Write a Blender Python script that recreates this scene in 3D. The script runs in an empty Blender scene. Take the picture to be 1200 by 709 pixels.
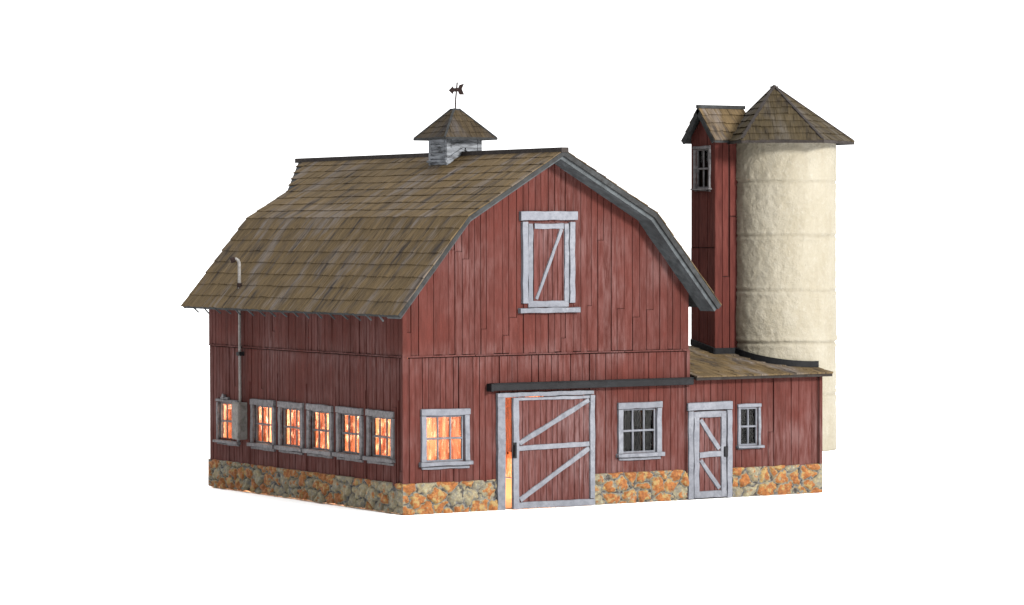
import bpy, bmesh, math, random
from mathutils import Vector, Matrix, noise
random.seed(7)
scene = bpy.context.scene
col = scene.collection

# ---------------------------------------------------------------- camera
YAW, PITCH, ROLL = -0.5561, 0.0218, -0.0016
fw = Vector((math.sin(-YAW)*math.cos(PITCH), math.cos(YAW)*math.cos(PITCH), -math.sin(PITCH)))
rt = fw.cross(Vector((0, 0, 1))).normalized(); up = rt.cross(fw)
r2 = rt*math.cos(ROLL) + up*math.sin(ROLL); u2 = -rt*math.sin(ROLL) + up*math.cos(ROLL)
cd = bpy.data.cameras.new('camera'); cam = bpy.data.objects.new('camera', cd); col.objects.link(cam)
cam.matrix_world = Matrix(((r2.x, u2.x, -fw.x, -46.598), (r2.y, u2.y, -fw.y, -80.909), (r2.z, u2.z, -fw.z, 8.157), (0, 0, 0, 1)))
cd.sensor_width = 36; cd.lens = 3803.83/1200*36; cd.clip_start = 1; cd.clip_end = 5000
scene.camera = cam
# ---------------------------------------------------------------- world: white studio surround
w = bpy.data.worlds.new("World"); scene.world = w; w.use_nodes = True
w.node_tree.nodes['Background'].inputs[0].default_value = (1, 1, 1, 1)
wt = w.node_tree; bg = wt.nodes['Background']; bg.inputs[1].default_value = 1.8
# added dim sector around n, the camera's left rear, to darken the side wall
tc = wt.nodes.new('ShaderNodeTexCoord'); dt = wt.nodes.new('ShaderNodeVectorMath'); dt.operation = 'DOT_PRODUCT'
dt.inputs[1].default_value = (-.90, -.43, 0); wt.links.new(tc.outputs['Generated'], dt.inputs[0])
mr = wt.nodes.new('ShaderNodeMapRange'); mr.interpolation_type = 'SMOOTHSTEP'
mr.inputs['From Min'].default_value = .05; mr.inputs['From Max'].default_value = .85; mr.inputs['To Min'].default_value = 1; mr.inputs['To Max'].default_value = .22
wt.links.new(dt.outputs['Value'], mr.inputs['Value']); cb = wt.nodes.new('ShaderNodeCombineColor')
sz_ = wt.nodes.new('ShaderNodeSeparateXYZ'); wt.links.new(tc.outputs['Generated'], sz_.inputs[0])
m2_ = wt.nodes.new('ShaderNodeMapRange'); m2_.interpolation_type = 'SMOOTHSTEP'      # brighter overhead, added to whiten the ground beside the barn
m2_.inputs['From Min'].default_value = .25; m2_.inputs['From Max'].default_value = .9; m2_.inputs['To Min'].default_value = 1; m2_.inputs['To Max'].default_value = 2.0
wt.links.new(sz_.outputs[2], m2_.inputs['Value'])
mu_ = wt.nodes.new('ShaderNodeMath'); mu_.operation = 'MULTIPLY'; wt.links.new(mr.outputs[0], mu_.inputs[0]); wt.links.new(m2_.outputs[0], mu_.inputs[1])
for i in range(3): wt.links.new(mu_.outputs[0], cb.inputs[i])
wt.links.new(cb.outputs[0], bg.inputs[0])
# ---------------------------------------------------------------- lamps
def area(name, loc, target, size, power, color=(1, 1, 1)):
    d = bpy.data.lights.new(name, 'AREA'); d.shape = 'DISK'; d.size = size; d.energy = power; d.color = color
    o = bpy.data.objects.new(name, d); col.objects.link(o); o.location = loc
    o.rotation_euler = (Vector(target)-Vector(loc)).to_track_quat('-Z', 'Y').to_euler()
    return o
area('key_softbox', (18, -73, 34), (7, 2, 5), 14, 160000, (1, .97, .92))
scene.view_settings.view_transform = 'Standard'; scene.view_settings.look = 'None'
scene.view_settings.exposure = 0; scene.view_settings.gamma = 1

# ================================================================ materials
K = .74    # every painted surface is kept dark: the white surround overexposes the paper around the model
def kk(c): return tuple(v*K for v in c)
def nt(name):
    m = bpy.data.materials.new(name); m.use_nodes = True
    t = m.node_tree; b = t.nodes['Principled BSDF']
    return m, t, b
def N(t, typ, **kw):
    n = t.nodes.new(typ)
    for k, v in kw.items():
        if k in n.inputs.keys(): n.inputs[k].default_value = v
        else: setattr(n, k, v)
    return n
def ramp(t, src, p0, p1, c0=(0, 0, 0, 1), c1=(1, 1, 1, 1)):
    r = t.nodes.new('ShaderNodeValToRGB'); e = r.color_ramp.elements
    e[0].position = p0; e[1].position = p1; e[0].color = c0; e[1].color = c1
    t.links.new(src, r.inputs[0]); return r.outputs[0]
def mix(t, fac, a, b, mode='MIX'):
    m = t.nodes.new('ShaderNodeMix'); m.data_type = 'RGBA'; m.blend_type = mode
    for s, v in ((0, fac), (6, a), (7, b)):
        if hasattr(v, 'is_linked') or isinstance(v, bpy.types.NodeSocket): t.links.new(v, m.inputs[s])
        else: m.inputs[s].default_value = v if s == 0 else (*v, 1) if len(v) == 3 else v
    return m.outputs[2]
def mathn(t, op, a, b=0.0):
    m = t.nodes.new('ShaderNodeMath'); m.operation = op
    for i, v in enumerate((a, b)):
        if isinstance(v, bpy.types.NodeSocket): t.links.new(v, m.inputs[i])
        else: m.inputs[i].default_value = v
    return m.outputs[0]
def nz(t, vec, scale, detail=4, rough=.6, sc=(1, 1, 1)):
    mp = N(t, 'ShaderNodeMapping'); mp.inputs['Scale'].default_value = sc
    t.links.new(vec, mp.inputs['Vector'])
    n = N(t, 'ShaderNodeTexNoise'); n.inputs['Scale'].default_value = scale
    n.inputs['Detail'].default_value = detail; n.inputs['Roughness'].default_value = rough
    t.links.new(mp.outputs[0], n.inputs['Vector']); return n.outputs['Fac']
def bump(t, b, h, dist, strength=1):
    n = N(t, 'ShaderNodeBump'); n.inputs['Distance'].default_value = dist; n.inputs['Strength'].default_value = strength
    t.links.new(h, n.inputs['Height']); t.links.new(n.outputs[0], b.inputs['Normal'])
def coord(t, k='Object'):
    return N(t, 'ShaderNodeTexCoord').outputs[k]
def tone(t):
    return N(t, 'ShaderNodeAttribute', attribute_name='tone').outputs['Fac']

def plank_mat(name, base, dry, dark, dryamt=.55, rough=.85, st=(1, 1, .12), grain=11, drylo=.5, dryhi=.72, bumpd=.012, patches=None):
    """painted wood: per-board tone, vertical streaks, drybrushed wear in patches"""
    base, dry, dark = kk(base), kk(dry), kk(dark)
    m, t, b = nt(name); c = coord(t); tn = tone(t)
    streak = nz(t, c, grain, 5, .65, st)
    patch = nz(t, c, .42, 4, .62, (1, 1, .8))
    fine = nz(t, c, grain*2.6, 3, .6, st)
    colr = mix(t, ramp(t, streak, .3, .7), dark, base)
    tv = ramp(t, tn, 0, 1, (.86, .86, .86, 1), (1.12, 1.12, 1.12, 1))
    colr = mix(t, 1.0, colr, tv, 'MULTIPLY')
    f = mathn(t, 'MULTIPLY', ramp(t, patch, drylo-.08, dryhi), ramp(t, streak, .38, .66))
    f = mathn(t, 'ADD', f, mathn(t, 'MULTIPLY', ramp(t, fine, .55, .8), .22))
    f = mathn(t, 'MULTIPLY', f, dryamt)
    if patches:   # worn horizontal zones: list of (z centre, half height, amount)
        sx = N(t, 'ShaderNodeSeparateXYZ'); t.links.new(c, sx.inputs[0])
        for zc, hh, am in patches:
            d = mathn(t, 'ABSOLUTE', mathn(t, 'SUBTRACT', sx.outputs[2], zc))
            g = ramp(t, mathn(t, 'DIVIDE', d, hh), 0, 1, (1, 1, 1, 1), (0, 0, 0, 1))
            g = mathn(t, 'MULTIPLY', mathn(t, 'MULTIPLY', g, am), ramp(t, streak, .35, .65))
            f = mathn(t, 'ADD', f, mathn(t, 'MULTIPLY', g, ramp(t, nz(t, c, 1.1, 4), .38, .62)))
    f = mathn(t, 'MINIMUM', f, .9)
    colr = mix(t, f, colr, dry)
    t.links.new(colr, b.inputs['Base Color']); b.inputs['Roughness'].default_value = rough
    b.inputs['Specular IOR Level'].default_value = .1
    bump(t, b, mathn(t, 'ADD', streak, fine), bumpd)
    return m

RED = plank_mat('red_barn_paint', (.078, .0195, .0150), (.130, .078, .076), (.051, .0138, .0108), .66,
                patches=[(4.45, .6, .5), (1.9, 1.6, .35), (7.2, 1.8, .3)])
RED_DOOR = plank_mat('red_door_paint', (.088, .024, .020), (.165, .118, .12), (.05, .016, .013), .6, drylo=.4, dryhi=.62)
RED_PLAIN = plank_mat('dark_red_paint', (.094, .0235, .018), (.13, .055, .05), (.05, .012, .01), .35)
GROOVE = plank_mat('groove_paint', (.034, .012, .010), (.05, .02, .018), (.022, .008, .007), .3)
TRIM = plank_mat('weathered_white_trim', (.138, .145, .170), (.19, .198, .222), (.118, .124, .143), .9, st=(1, 1, 1), grain=6, drylo=.38, dryhi=.6, bumpd=.012)
TRIM_SIDE = plank_mat('greyed_trim', (.15, .142, .15), (.215, .21, .22), (.09, .085, .088), .8, st=(1, 1, 1), grain=9, drylo=.4, dryhi=.62, bumpd=.01)
FASCIA = plank_mat('grey_fascia', (.028, .029, .030), (.055, .06, .063), (.018, .018, .018), .7, st=(1, 1, 1), grain=4, drylo=.42, dryhi=.7)
SOFFIT = plank_mat('blue_grey_soffit', (.066, .074, .08), (.105, .12, .13), (.04, .044, .047), .8, st=(1, 1, 1), grain=3, drylo=.42, dryhi=.7)
BLACK = plank_mat('black_metal', (.0095, .010, .0115), (.019, .021, .024), (.006, .006, .007), .6, rough=.6, st=(1, 1, 1), grain=3)
RIDGE = plank_mat('ridge_brown', (.030, .025, .023), (.06, .052, .048), (.018, .015, .014), .6, st=(1, 1, 1), grain=4)
CUPOLA = plank_mat('cupola_weathered_white', (.12, .127, .14), (.24, .257, .285), (.04, .041, .045), 1.2, st=(.35, .35, 2.4), grain=5, drylo=.36, dryhi=.52)
PIPE = plank_mat('conduit_grey', (.22, .21, .20), (.36, .35, .34), (.14, .13, .125), .6, rough=.5, st=(1, 1, 1))
BOXM = plank_mat('electrical_box_grey', (.19, .178, .165), (.28, .27, .26), (.10, .092, .085), .9, rough=.6, st=(1, 1, 1), grain=6, drylo=.4, dryhi=.65)
RUST = plank_mat('dark_iron', (.022, .013, .011), (.05, .03, .025), (.012, .008, .008), .5, st=(1, 1, 1))
DARKIN = None
_unused = (lambda *a: None)('dark_interior', (.003, .0026, .0024), (.004, .0035, .003), (.002, .002, .002), .5)

def roof_mat(name, base, grey, dark, k=1.0, gm=(.52, .72)):
    base, grey, dark = (tuple(v*K*.78 for v in q) for q in (base, grey, dark))
    m, t, b = nt(name); uv = N(t, 'ShaderNodeUVMap', uv_map='UVMap').outputs[0]; tn = tone(t)
    fine = nz(t, uv, 1, 4, .7, (19, 1.1, 1))
    med = nz(t, uv, 1, 4, .65, (6.5, .7, 1))
    big = nz(t, uv, 1, 3, .6, (1.25, .38, 1))
    big2 = nz(t, uv, 1, 3, .6, (1.7, .5, 1)); 
    off = N(t, 'ShaderNodeMapping'); off.inputs['Location'].default_value = (31, 17, 0); t.links.new(uv, off.inputs['Vector'])
    dk = nz(t, off.outputs[0], 1, 4, .65, (2.4, .55, 1))
    c = mix(t, ramp(t, fine, .3, .7), tuple(v*.5 for v in base), tuple(min(1, v*1.4) for v in base))
    c = mix(t, 1.0, c, ramp(t, tn, 0, 1, (.88, .88, .88, 1), (1.1, 1.1, 1.1, 1)), 'MULTIPLY')
    g = mathn(t, 'MULTIPLY', ramp(t, big, gm[0], gm[1]), ramp(t, mathn(t, 'ADD', mathn(t, 'MULTIPLY', fine, .5), mathn(t, 'MULTIPLY', med, .5)), .38, .6))
    c = mix(t, mathn(t, 'MULTIPLY', g, .85*k), c, grey)
    d = mathn(t, 'MULTIPLY', ramp(t, dk, .5, .62), ramp(t, med, .38, .58))
    c = mix(t, mathn(t, 'MULTIPLY', d, .8*k), c, dark)
    t.links.new(c, b.inputs['Base Color']); b.inputs['Roughness'].default_value = .9; b.inputs['Specular IOR Level'].default_value = .05
    bump(t, b, mathn(t, 'ADD', fine, med), .012)
    return m
ROOF = roof_mat('olive_shingles', (.128, .090, .047), (.172, .155, .152), (.030, .026, .026), 1.1, (.5, .64))
ROOF2 = roof_mat('silo_shingles', (.060, .046, .026), (.12, .113, .11), (.018, .015, .014), .9, (.46, .7))
ROOFC = roof_mat('cupola_shingles', (.062, .046, .027), (.075, .072, .078), (.015, .013, .014), 1.0, (.42, .62))

def stone_mat():
    m, t, b = nt('painted_fieldstone'); c = coord(t)
    h = N(t, 'ShaderNodeAttribute', attribute_name='height').outputs['Fac']
    s = N(t, 'ShaderNodeAttribute', attribute_name='tone').outputs['Fac']
    o = N(t, 'ShaderNodeAttribute', attribute_name='ochre').outputs['Fac']
    n1 = nz(t, c, 5, 5, .65); n2 = nz(t, c, 12, 4, .7); n5 = nz(t, c, 3.6, 5, .7)
    st = mix(t, s, (.14, .118, .076), (.20, .158, .088))
    st = mix(t, ramp(t, n1, .44, .6), st, (.112, .106, .09))
    st = mix(t, mathn(t, 'MULTIPLY', ramp(t, n2, .5, .62), .7), st, (.25, .235, .15))
    org = mix(t, ramp(t, n2, .38, .6), (.13, .042, .010), (.245, .088, .018))
    org = mix(t, mathn(t, 'MULTIPLY', ramp(t, n1, .52, .6), .8), org, (.25, .185, .07))
    of = mathn(t, 'ADD', mathn(t, 'MULTIPLY', o, .62), mathn(t, 'MULTIPLY', mathn(t, 'SUBTRACT', n5, .5), 3.2))
    of = mathn(t, 'ADD', of, mathn(t, 'MULTIPLY', mathn(t, 'SUBTRACT', h, .75), .5))
    of = mathn(t, 'MULTIPLY', ramp(t, of, .30, .42), ramp(t, h, .3, .45))
    st = mix(t, of, st, org)
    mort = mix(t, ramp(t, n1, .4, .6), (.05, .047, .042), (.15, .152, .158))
    mort = mix(t, ramp(t, h, .02, .2), (.028, .022, .017), mort)  # crevice shadow between stones, painted in as a dark wash
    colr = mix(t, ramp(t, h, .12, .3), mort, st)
    colr = mix(t, 1.0, colr, (K, K, K), 'MULTIPLY')
    t.links.new(colr, b.inputs['Base Color']); b.inputs['Roughness'].default_value = .8; b.inputs['Specular IOR Level'].default_value = .3
    bump(t, b, mathn(t, 'ADD', n1, n2), .02)
    return m
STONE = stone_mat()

def silo_mat():
    m, t, b = nt('cream_concrete'); c = coord(t)
    n1 = nz(t, c, 1.1, 5, .7, (1, 1, .45)); n2 = nz(t, c, 7, 5, .7); n3 = nz(t, c, 3.2, 4, .65); n4 = nz(t, c, 6, 4, .6, (1, 1, .1))
    cc = mix(t, ramp(t, n1, .35, .68), (.238, .216, .160), (.288, .270, .216))
    cc = mix(t, mathn(t, 'MULTIPLY', ramp(t, n4, .5, .72), .35), cc, (.215, .192, .142))
    cc = mix(t, mathn(t, 'MULTIPLY', ramp(t, n2, .52, .7), .4), cc, (.33, .32, .275))
    g = N(t, 'ShaderNodeAttribute', attribute_name='tone').outputs['Fac']
    cc = mix(t, mathn(t, 'MULTIPLY', g, .22), cc, (.11, .092, .058))
    cc = mix(t, 1.0, cc, (K*.93, K*.92, K*.92), 'MULTIPLY')
    t.links.new(cc, b.inputs['Base Color']); b.inputs['Roughness'].default_value = .7; b.inputs['Specular IOR Level'].default_value = .3
    v = N(t, 'ShaderNodeTexVoronoi', feature='SMOOTH_F1'); v.inputs['Scale'].default_value = 2.6; t.links.new(c, v.inputs['Vector'])
    hh = mathn(t, 'ADD', mathn(t, 'ADD', mathn(t, 'MULTIPLY', n2, .8), n3), mathn(t, 'MULTIPLY', v.outputs[0], .6))
    bump(t, b, hh, .05)
    return m
SILO = silo_mat()

def simple(name, c, rough=.8):
    m, t, b = nt(name); n = nz(t, coord(t), 2, 4)
    t.links.new(mix(t, n, tuple(v*.9 for v in c), tuple(min(1, v*1.08) for v in c)), b.inputs['Base Color'])
    b.inputs['Roughness'].default_value = rough; return m
DARKIN, t, b = nt('dark_interior'); b.inputs['Base Color'].default_value = (.004, .0034, .003, 1); b.inputs['Roughness'].default_value = 1; b.inputs['Specular IOR Level'].default_value = 0  # near-black, so the darkness behind unlit windows sits in the colour
m, t, b = nt('white_paper'); b.inputs['Base Color'].default_value = (.93, .93, .93, 1); b.inputs['Roughness'].default_value = 1; b.inputs['Specular IOR Level'].default_value = 0
WHITE = m
# lit wood inside the barn
m, t, b = nt('interior_wood'); c = coord(t)
a1 = nz(t, c, 2.2, 4, .7, (1, 1, .16)); a2 = nz(t, c, 9, 4, .7, (1, 1, .4))
cc = mix(t, ramp(t, a1, .41, .6), (.15, .033, .011), (.62, .31, .17))
cc = mix(t, ramp(t, a2, .52, .64), cc, (.9, .66, .5))
t.links.new(cc, b.inputs['Base Color']); b.inputs['Roughness'].default_value = .45
bump(t, b, mathn(t, 'ADD', a1, a2), .05); INNER = m
m, t, b = nt('rust_wood'); c = coord(t); a1 = nz(t, c, 2.6, 4, .7, (1, 1, .3))
t.links.new(mix(t, ramp(t, a1, .35, .65), (.05, .008, .001), (.13, .034, .005)), b.inputs['Base Color']); b.inputs['Roughness'].default_value = .8; RUSTW = m
FLOORM = simple('pale_plywood', (.8, .58, .36))
# glass
m, t, b = nt('window_glass'); out = t.nodes['Material Output']; t.nodes.remove(b)
tr = N(t, 'ShaderNodeBsdfTransparent'); tr.inputs[0].default_value = (1, 1, 1, 1); gl = N(t, 'ShaderNodeBsdfGlossy'); gl.inputs['Roughness'].default_value = 0; gl.inputs[0].default_value = (.035, .035, .035, 1)
ms = t.nodes.new('ShaderNodeMixShader'); ms.inputs[0].default_value = .2
t.links.new(tr.outputs[0], ms.inputs[1]); t.links.new(gl.outputs[0], ms.inputs[2]); t.links.new(ms.outputs[0], out.inputs[0]); GLASS = m
# lit bulb
m, t, b = nt('bulb_glass'); b.inputs['Emission Color'].default_value = (1, .75, .45, 1); b.inputs['Emission Strength'].default_value = 12; BULB = m

# ================================================================ mesh helpers
def root(name, base, label, cat, group=None):
    o = bpy.data.objects.new(name, None); col.objects.link(o); o.location = base
    o.empty_display_size = .3; o['label'] = label; o['category'] = cat
    if group: o['group'] = group
    return o
def rootof(p):
    while p.parent: p = p.parent
    return p
class MB:
    def __init__(s): s.v = []; s.f = []; s.t = []; s.uv = []; s.va = {}
    def poly(s, verts, faces, tn=None, uvs=None):
        k = len(s.v); s.v += [tuple(v) for v in verts]
        if tn is None: tn = random.random()
        for f in faces:
            s.f.append([k+i for i in f]); s.t.append(tn)
            s.uv.append([(uvs[i] if uvs else (0, 0)) for i in f])
    def hexa(s, p, tn=None, uvs=None):     # 8 corners: bottom 4 (ring), top 4 (ring)
        s.poly(p, [(3, 2, 1, 0), (4, 5, 6, 7), (0, 1, 5, 4), (1, 2, 6, 5), (2, 3, 7, 6), (3, 0, 4, 7)], tn, uvs)
    def build(s, name, mat, parent=None, smooth=False, bevel=0):
        me = bpy.data.meshes.new(name)
        base = rootof(parent).location if parent else Vector((0, 0, 0))
        me.from_pydata([(x-base.x, y-base.y, z-base.z) for x, y, z in s.v], [], s.f)
        a = me.attributes.new('tone', 'FLOAT', 'FACE') if 'tone' not in s.va else None
        if a: a.data.foreach_set('value', s.t)
        for k, vals in s.va.items():
            me.attributes.new(k, 'FLOAT', 'POINT').data.foreach_set('value', vals)
        uvl = me.uv_layers.new(name='UVMap'); flat = []
        for u in s.uv:
            for q in u: flat += q
        uvl.data.foreach_set('uv', flat)
        bm = bmesh.new(); bm.from_mesh(me); bmesh.ops.recalc_face_normals(bm, faces=bm.faces); bm.to_mesh(me); bm.free()
        me.materials.append(mat)
        if smooth: me.shade_smooth()
        o = bpy.data.objects.new(name, me); col.objects.link(o)
        if parent: o.parent = parent
        if bevel:
            b = o.modifiers.new('bevel', 'BEVEL'); b.width = bevel; b.segments = 2; b.limit_method = 'ANGLE'
        return o
def front(y=0): return lambda u, z, w: (u, y-w, z)          # wall facing -y
def side(x=0): return lambda u, z, w: (x-w, u, z)           # wall facing -x
def rside(x): return lambda u, z, w: (x+w, u, z)
def back(y): return lambda u, z, w: (u, y+w, z)
def J(a): return random.uniform(-a, a)

def box(mb, tf, u0, u1, z0, z1, w0, w1, tn=None):
    mb.hexa([tf(u0, z0, w0), tf(u1, z0, w0), tf(u1, z0, w1), tf(u0, z0, w1), tf(u0, z1, w0), tf(u1, z1, w0), tf(u1, z1, w1), tf(u0, z1, w1)], tn)
def wonky(mb, tf, a, b, wid, w0, w1, jit=.012, seg=None):
    """hand-cut board from a=(u,z) to b, wavy edges, worn corners"""
    a = Vector(a); b = Vector(b); d = (b-a); L = d.length; d.normalize(); n = Vector((-d.y, d.x))
    seg = seg or max(2, int(L/.28)); ring = []; tn = random.random()
    for i in range(seg+1):
        c = a+d*(L*i/seg); h0 = wid/2+J(jit); h1 = wid/2+J(jit); ww = w1+J(jit*.6)
        if i in (0, seg): c = c + d*J(jit)
        p = [c-n*h0, c+n*h1]
        ring.append([tf(p[0].x, p[0].y, w0), tf(p[1].x, p[1].y, w0), tf(p[1].x-n.x*.012, p[1].y-n.y*.012, ww), tf(p[0].x+n.x*.012, p[0].y+n.y*.012, ww)])
    v = [q for r in ring for q in r]; f = [(0, 1, 2, 3), tuple(4*seg+k for k in (3, 2, 1, 0))]
    for i in range(seg):
        for k in range(4): f.append((4*i+k, 4*i+(k+1) % 4, 4*i+4+(k+1) % 4, 4*i+4+k))
    mb.poly(v, f, tn)

def panel(mb, tf, u0, u1, z0, zt, w0, w1, holes, cuts=(), tn=None, jit=0):
    """solid sheet from z0 to zt(u) minus rectangular holes"""
    cs = sorted({u0, u1} | {c for h in holes for c in h[:2] if u0 < c < u1} | {c for c in cuts if u0 < c < u1})
    tn = random.random() if tn is None else tn
    for a, b in zip(cs, cs[1:]):
        if b-a < 1e-4: continue
        iv = sorted((h[2], h[3]) for h in holes if h[0] <= a+1e-6 and h[1] >= b-1e-6)
        z = z0; parts = []
        for h0, h1 in iv:
            if h0 > z+1e-4: parts.append((z, h0, False))
            z = max(z, h1)
        parts.append((z, None, True))
        for s0, s1, top in parts:
            ta = zt(a) if top else s1; tb = zt(b) if top else s1
            ta = min(ta, zt(a)); tb = min(tb, zt(b))
            if max(ta, tb) <= s0+.01: continue
            ta = max(ta, s0+.004); tb = max(tb, s0+.004)
            ja, jb = J(jit), J(jit)
            mb.hexa([tf(a, s0, w0), tf(b, s0, w0), tf(b, s0, w1+jb), tf(a, s0, w1+ja), tf(a, ta, w0), tf(b, tb, w0), tf(b, tb, w1+jb), tf(a, ta, w1+ja)], tn)

def siding(mb, tf, u0, u1, z0, zt, holes, wlo=.2, whi=.34, gap=.017, w=0.0, cuts=(), joints=.12, zjit=.02, fine=True):
    u = u0
    while u < u1-.02:
        wd = random.uniform(wlo, whi); e = min(u+wd, u1)
        if u1-e < .09: e = u1
        g = gap*random.uniform(.35, 1.5)
        ww = w+J(.012); tn = random.random(); zb = z0+J(zjit)
        zmid = .5*(z0+zt((u+e)/2))
        if random.random() < joints and zt((u+e)/2)-z0 > 1.2:
            zj = random.uniform(z0+.4, zt((u+e)/2)-.4)
            lean = J(.03)
            panel(mb, tf, u, e-g, zb, lambda q, zj=zj: zj-.006, -.06, ww+.012, holes, cuts, tn)
            panel(mb, tf, u, e-g-.004, zj+.006, zt, -.06, ww-.008, holes, cuts, random.random())
        else:
            panel(mb, tf, u, e-g, zb, zt, -.06, ww, holes, cuts, tn, .004)
        u = e

def offset_profile(pts, dd):
    segs = []
    for k_, ((x0, z0), (x1, z1)) in enumerate(zip(pts, pts[1:])):
        d = dd[k_] if isinstance(dd, tuple) else dd
        L = math.hypot(x1-x0, z1-z0); nx, nz_ = (z1-z0)/L, -(x1-x0)/L
        segs.append(((x0+nx*d, z0+nz_*d), (x1+nx*d, z1+nz_*d)))
    out = [segs[0][0]]
    for (a, b), (c, e) in zip(segs, segs[1:]):
        dx1, dz1, dx2, dz2 = b[0]-a[0], b[1]-a[1], e[0]-c[0], e[1]-c[1]
        den = dx1*dz2-dz1*dx2; s = ((c[0]-a[0])*dz2-(c[1]-a[1])*dx2)/den
        out.append((a[0]+dx1*s, a[1]+dz1*s))
    out.append(segs[-1][1]); return out
def interp(pts):
    def f(x):
        if x <= pts[0][0]: return pts[0][1]
        for (a, za), (b, zb) in zip(pts, pts[1:]):
            if x <= b: return za+(zb-za)*(x-a)/(b-a)
        return pts[-1][1]
    return f

def shingles(mb, O, U, V, T, uL, uR, rows, wlo=.14, whi=.27, butt=.035, jit=.011, uvo=(0, 0), gap=.008):
    """courses of shingles on a facet: O origin at the eave, U along, V up the slope; uL/uR(t) limits"""
    O, U, V = Vector(O), Vector(U).normalized(), Vector(V).normalized(); Nn = U.cross(V)
    if Nn.z < 0: Nn = -Nn
    rh = T/rows
    wave = random.uniform(0, 99)
    for r in range(rows):
        t0 = r*rh; t1 = min(t0+rh*1.15, T); u = uL(t0)-.02; end = uR(t0)
        rt_ = random.uniform(-.1, .1)
        while u < end:
            e = min(u+random.uniform(wlo, whi), end)
            if end-e < .06: e = end
            jj = J(jit) + .012*math.sin(u*2.1+wave+r*5)
            if r == 0: jj = abs(jj)*-1
            tb = t0+jj; hb = butt*random.uniform(.75, 1.25)
            a0, a1 = max(u, uL(tb)), min(e-gap, uR(tb)); b0, b1 = max(u, uL(t1)), min(e-gap, uR(t1))
            if a1-a0 > .01:
                if b1 < b0: b0 = b1 = (b0+b1)/2
                sk = J(.012)
                P = lambda uu, tt, h: O+U*uu+V*tt+Nn*h
                vs = [P(a0, tb+sk, 0), P(a1, tb-sk, 0), P(b1, t1, 0), P(b0, t1, 0), P(a0, tb+sk, hb), P(a1, tb-sk, hb*random.uniform(.85, 1.1)), P(b1, t1, .012), P(b0, t1, .012)]
                us = [(a0+uvo[0], tb+uvo[1]), (a1+uvo[0], tb+uvo[1]), (b1+uvo[0], t1+uvo[1]), (b0+uvo[0], t1+uvo[1])]*2
                mb.hexa(vs, min(1, max(0, random.random()+rt_)), us)
            u = e
def beam(mb, a, b, wid, dep, upv=(0, 0, 1), tn=None, seg=1, jit=0):
    """square bar between two 3-D points; centred across, hanging dep below the line"""
    a, b = Vector(a), Vector(b); d = (b-a).normalized(); s = d.cross(Vector(upv)).normalized(); n = s.cross(d)
    prev = None; tn = random.random() if tn is None else tn
    rings = []
    for i in range(seg+1):
        c = a+(b-a)*i/seg
        rings.append([c-s*(wid/2+J(jit)), c+s*(wid/2+J(jit)), c+s*(wid/2+J(jit))-n*dep, c-s*(wid/2+J(jit))-n*dep])
    v = [q for r in rings for q in r]; f = [(0, 1, 2, 3), tuple(4*seg+k for k in (3, 2, 1, 0))]
    for i in range(seg):
        for k in range(4): f.append((4*i+k, 4*i+(k+1) % 4, 4*i+4+(k+1) % 4, 4*i+4+k))
    mb.poly(v, f, tn)
def tube(mb, pts, r, n=10, tn=.5):
    pts = [Vector(p) for p in pts]; rings = []
    for i, p in enumerate(pts):
        d = (pts[min(i+1, len(pts)-1)]-pts[max(i-1, 0)]).normalized()
        s = d.cross(Vector((.3, 1, .2))).normalized(); q = s.cross(d)
        rr = r[i] if isinstance(r, (list, tuple)) else r
        rings.append([p+(s*math.cos(2*math.pi*k/n)+q*math.sin(2*math.pi*k/n))*rr for k in range(n)])
    v = [q for g in rings for q in g]; f = [tuple(range(n)), tuple(len(v)-1-k for k in range(n))]
    for i in range(len(pts)-1):
        for k in range(n): f.append((i*n+k, i*n+(k+1) % n, i*n+n+(k+1) % n, i*n+n+k))
    mb.poly(v, f, tn)

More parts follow.
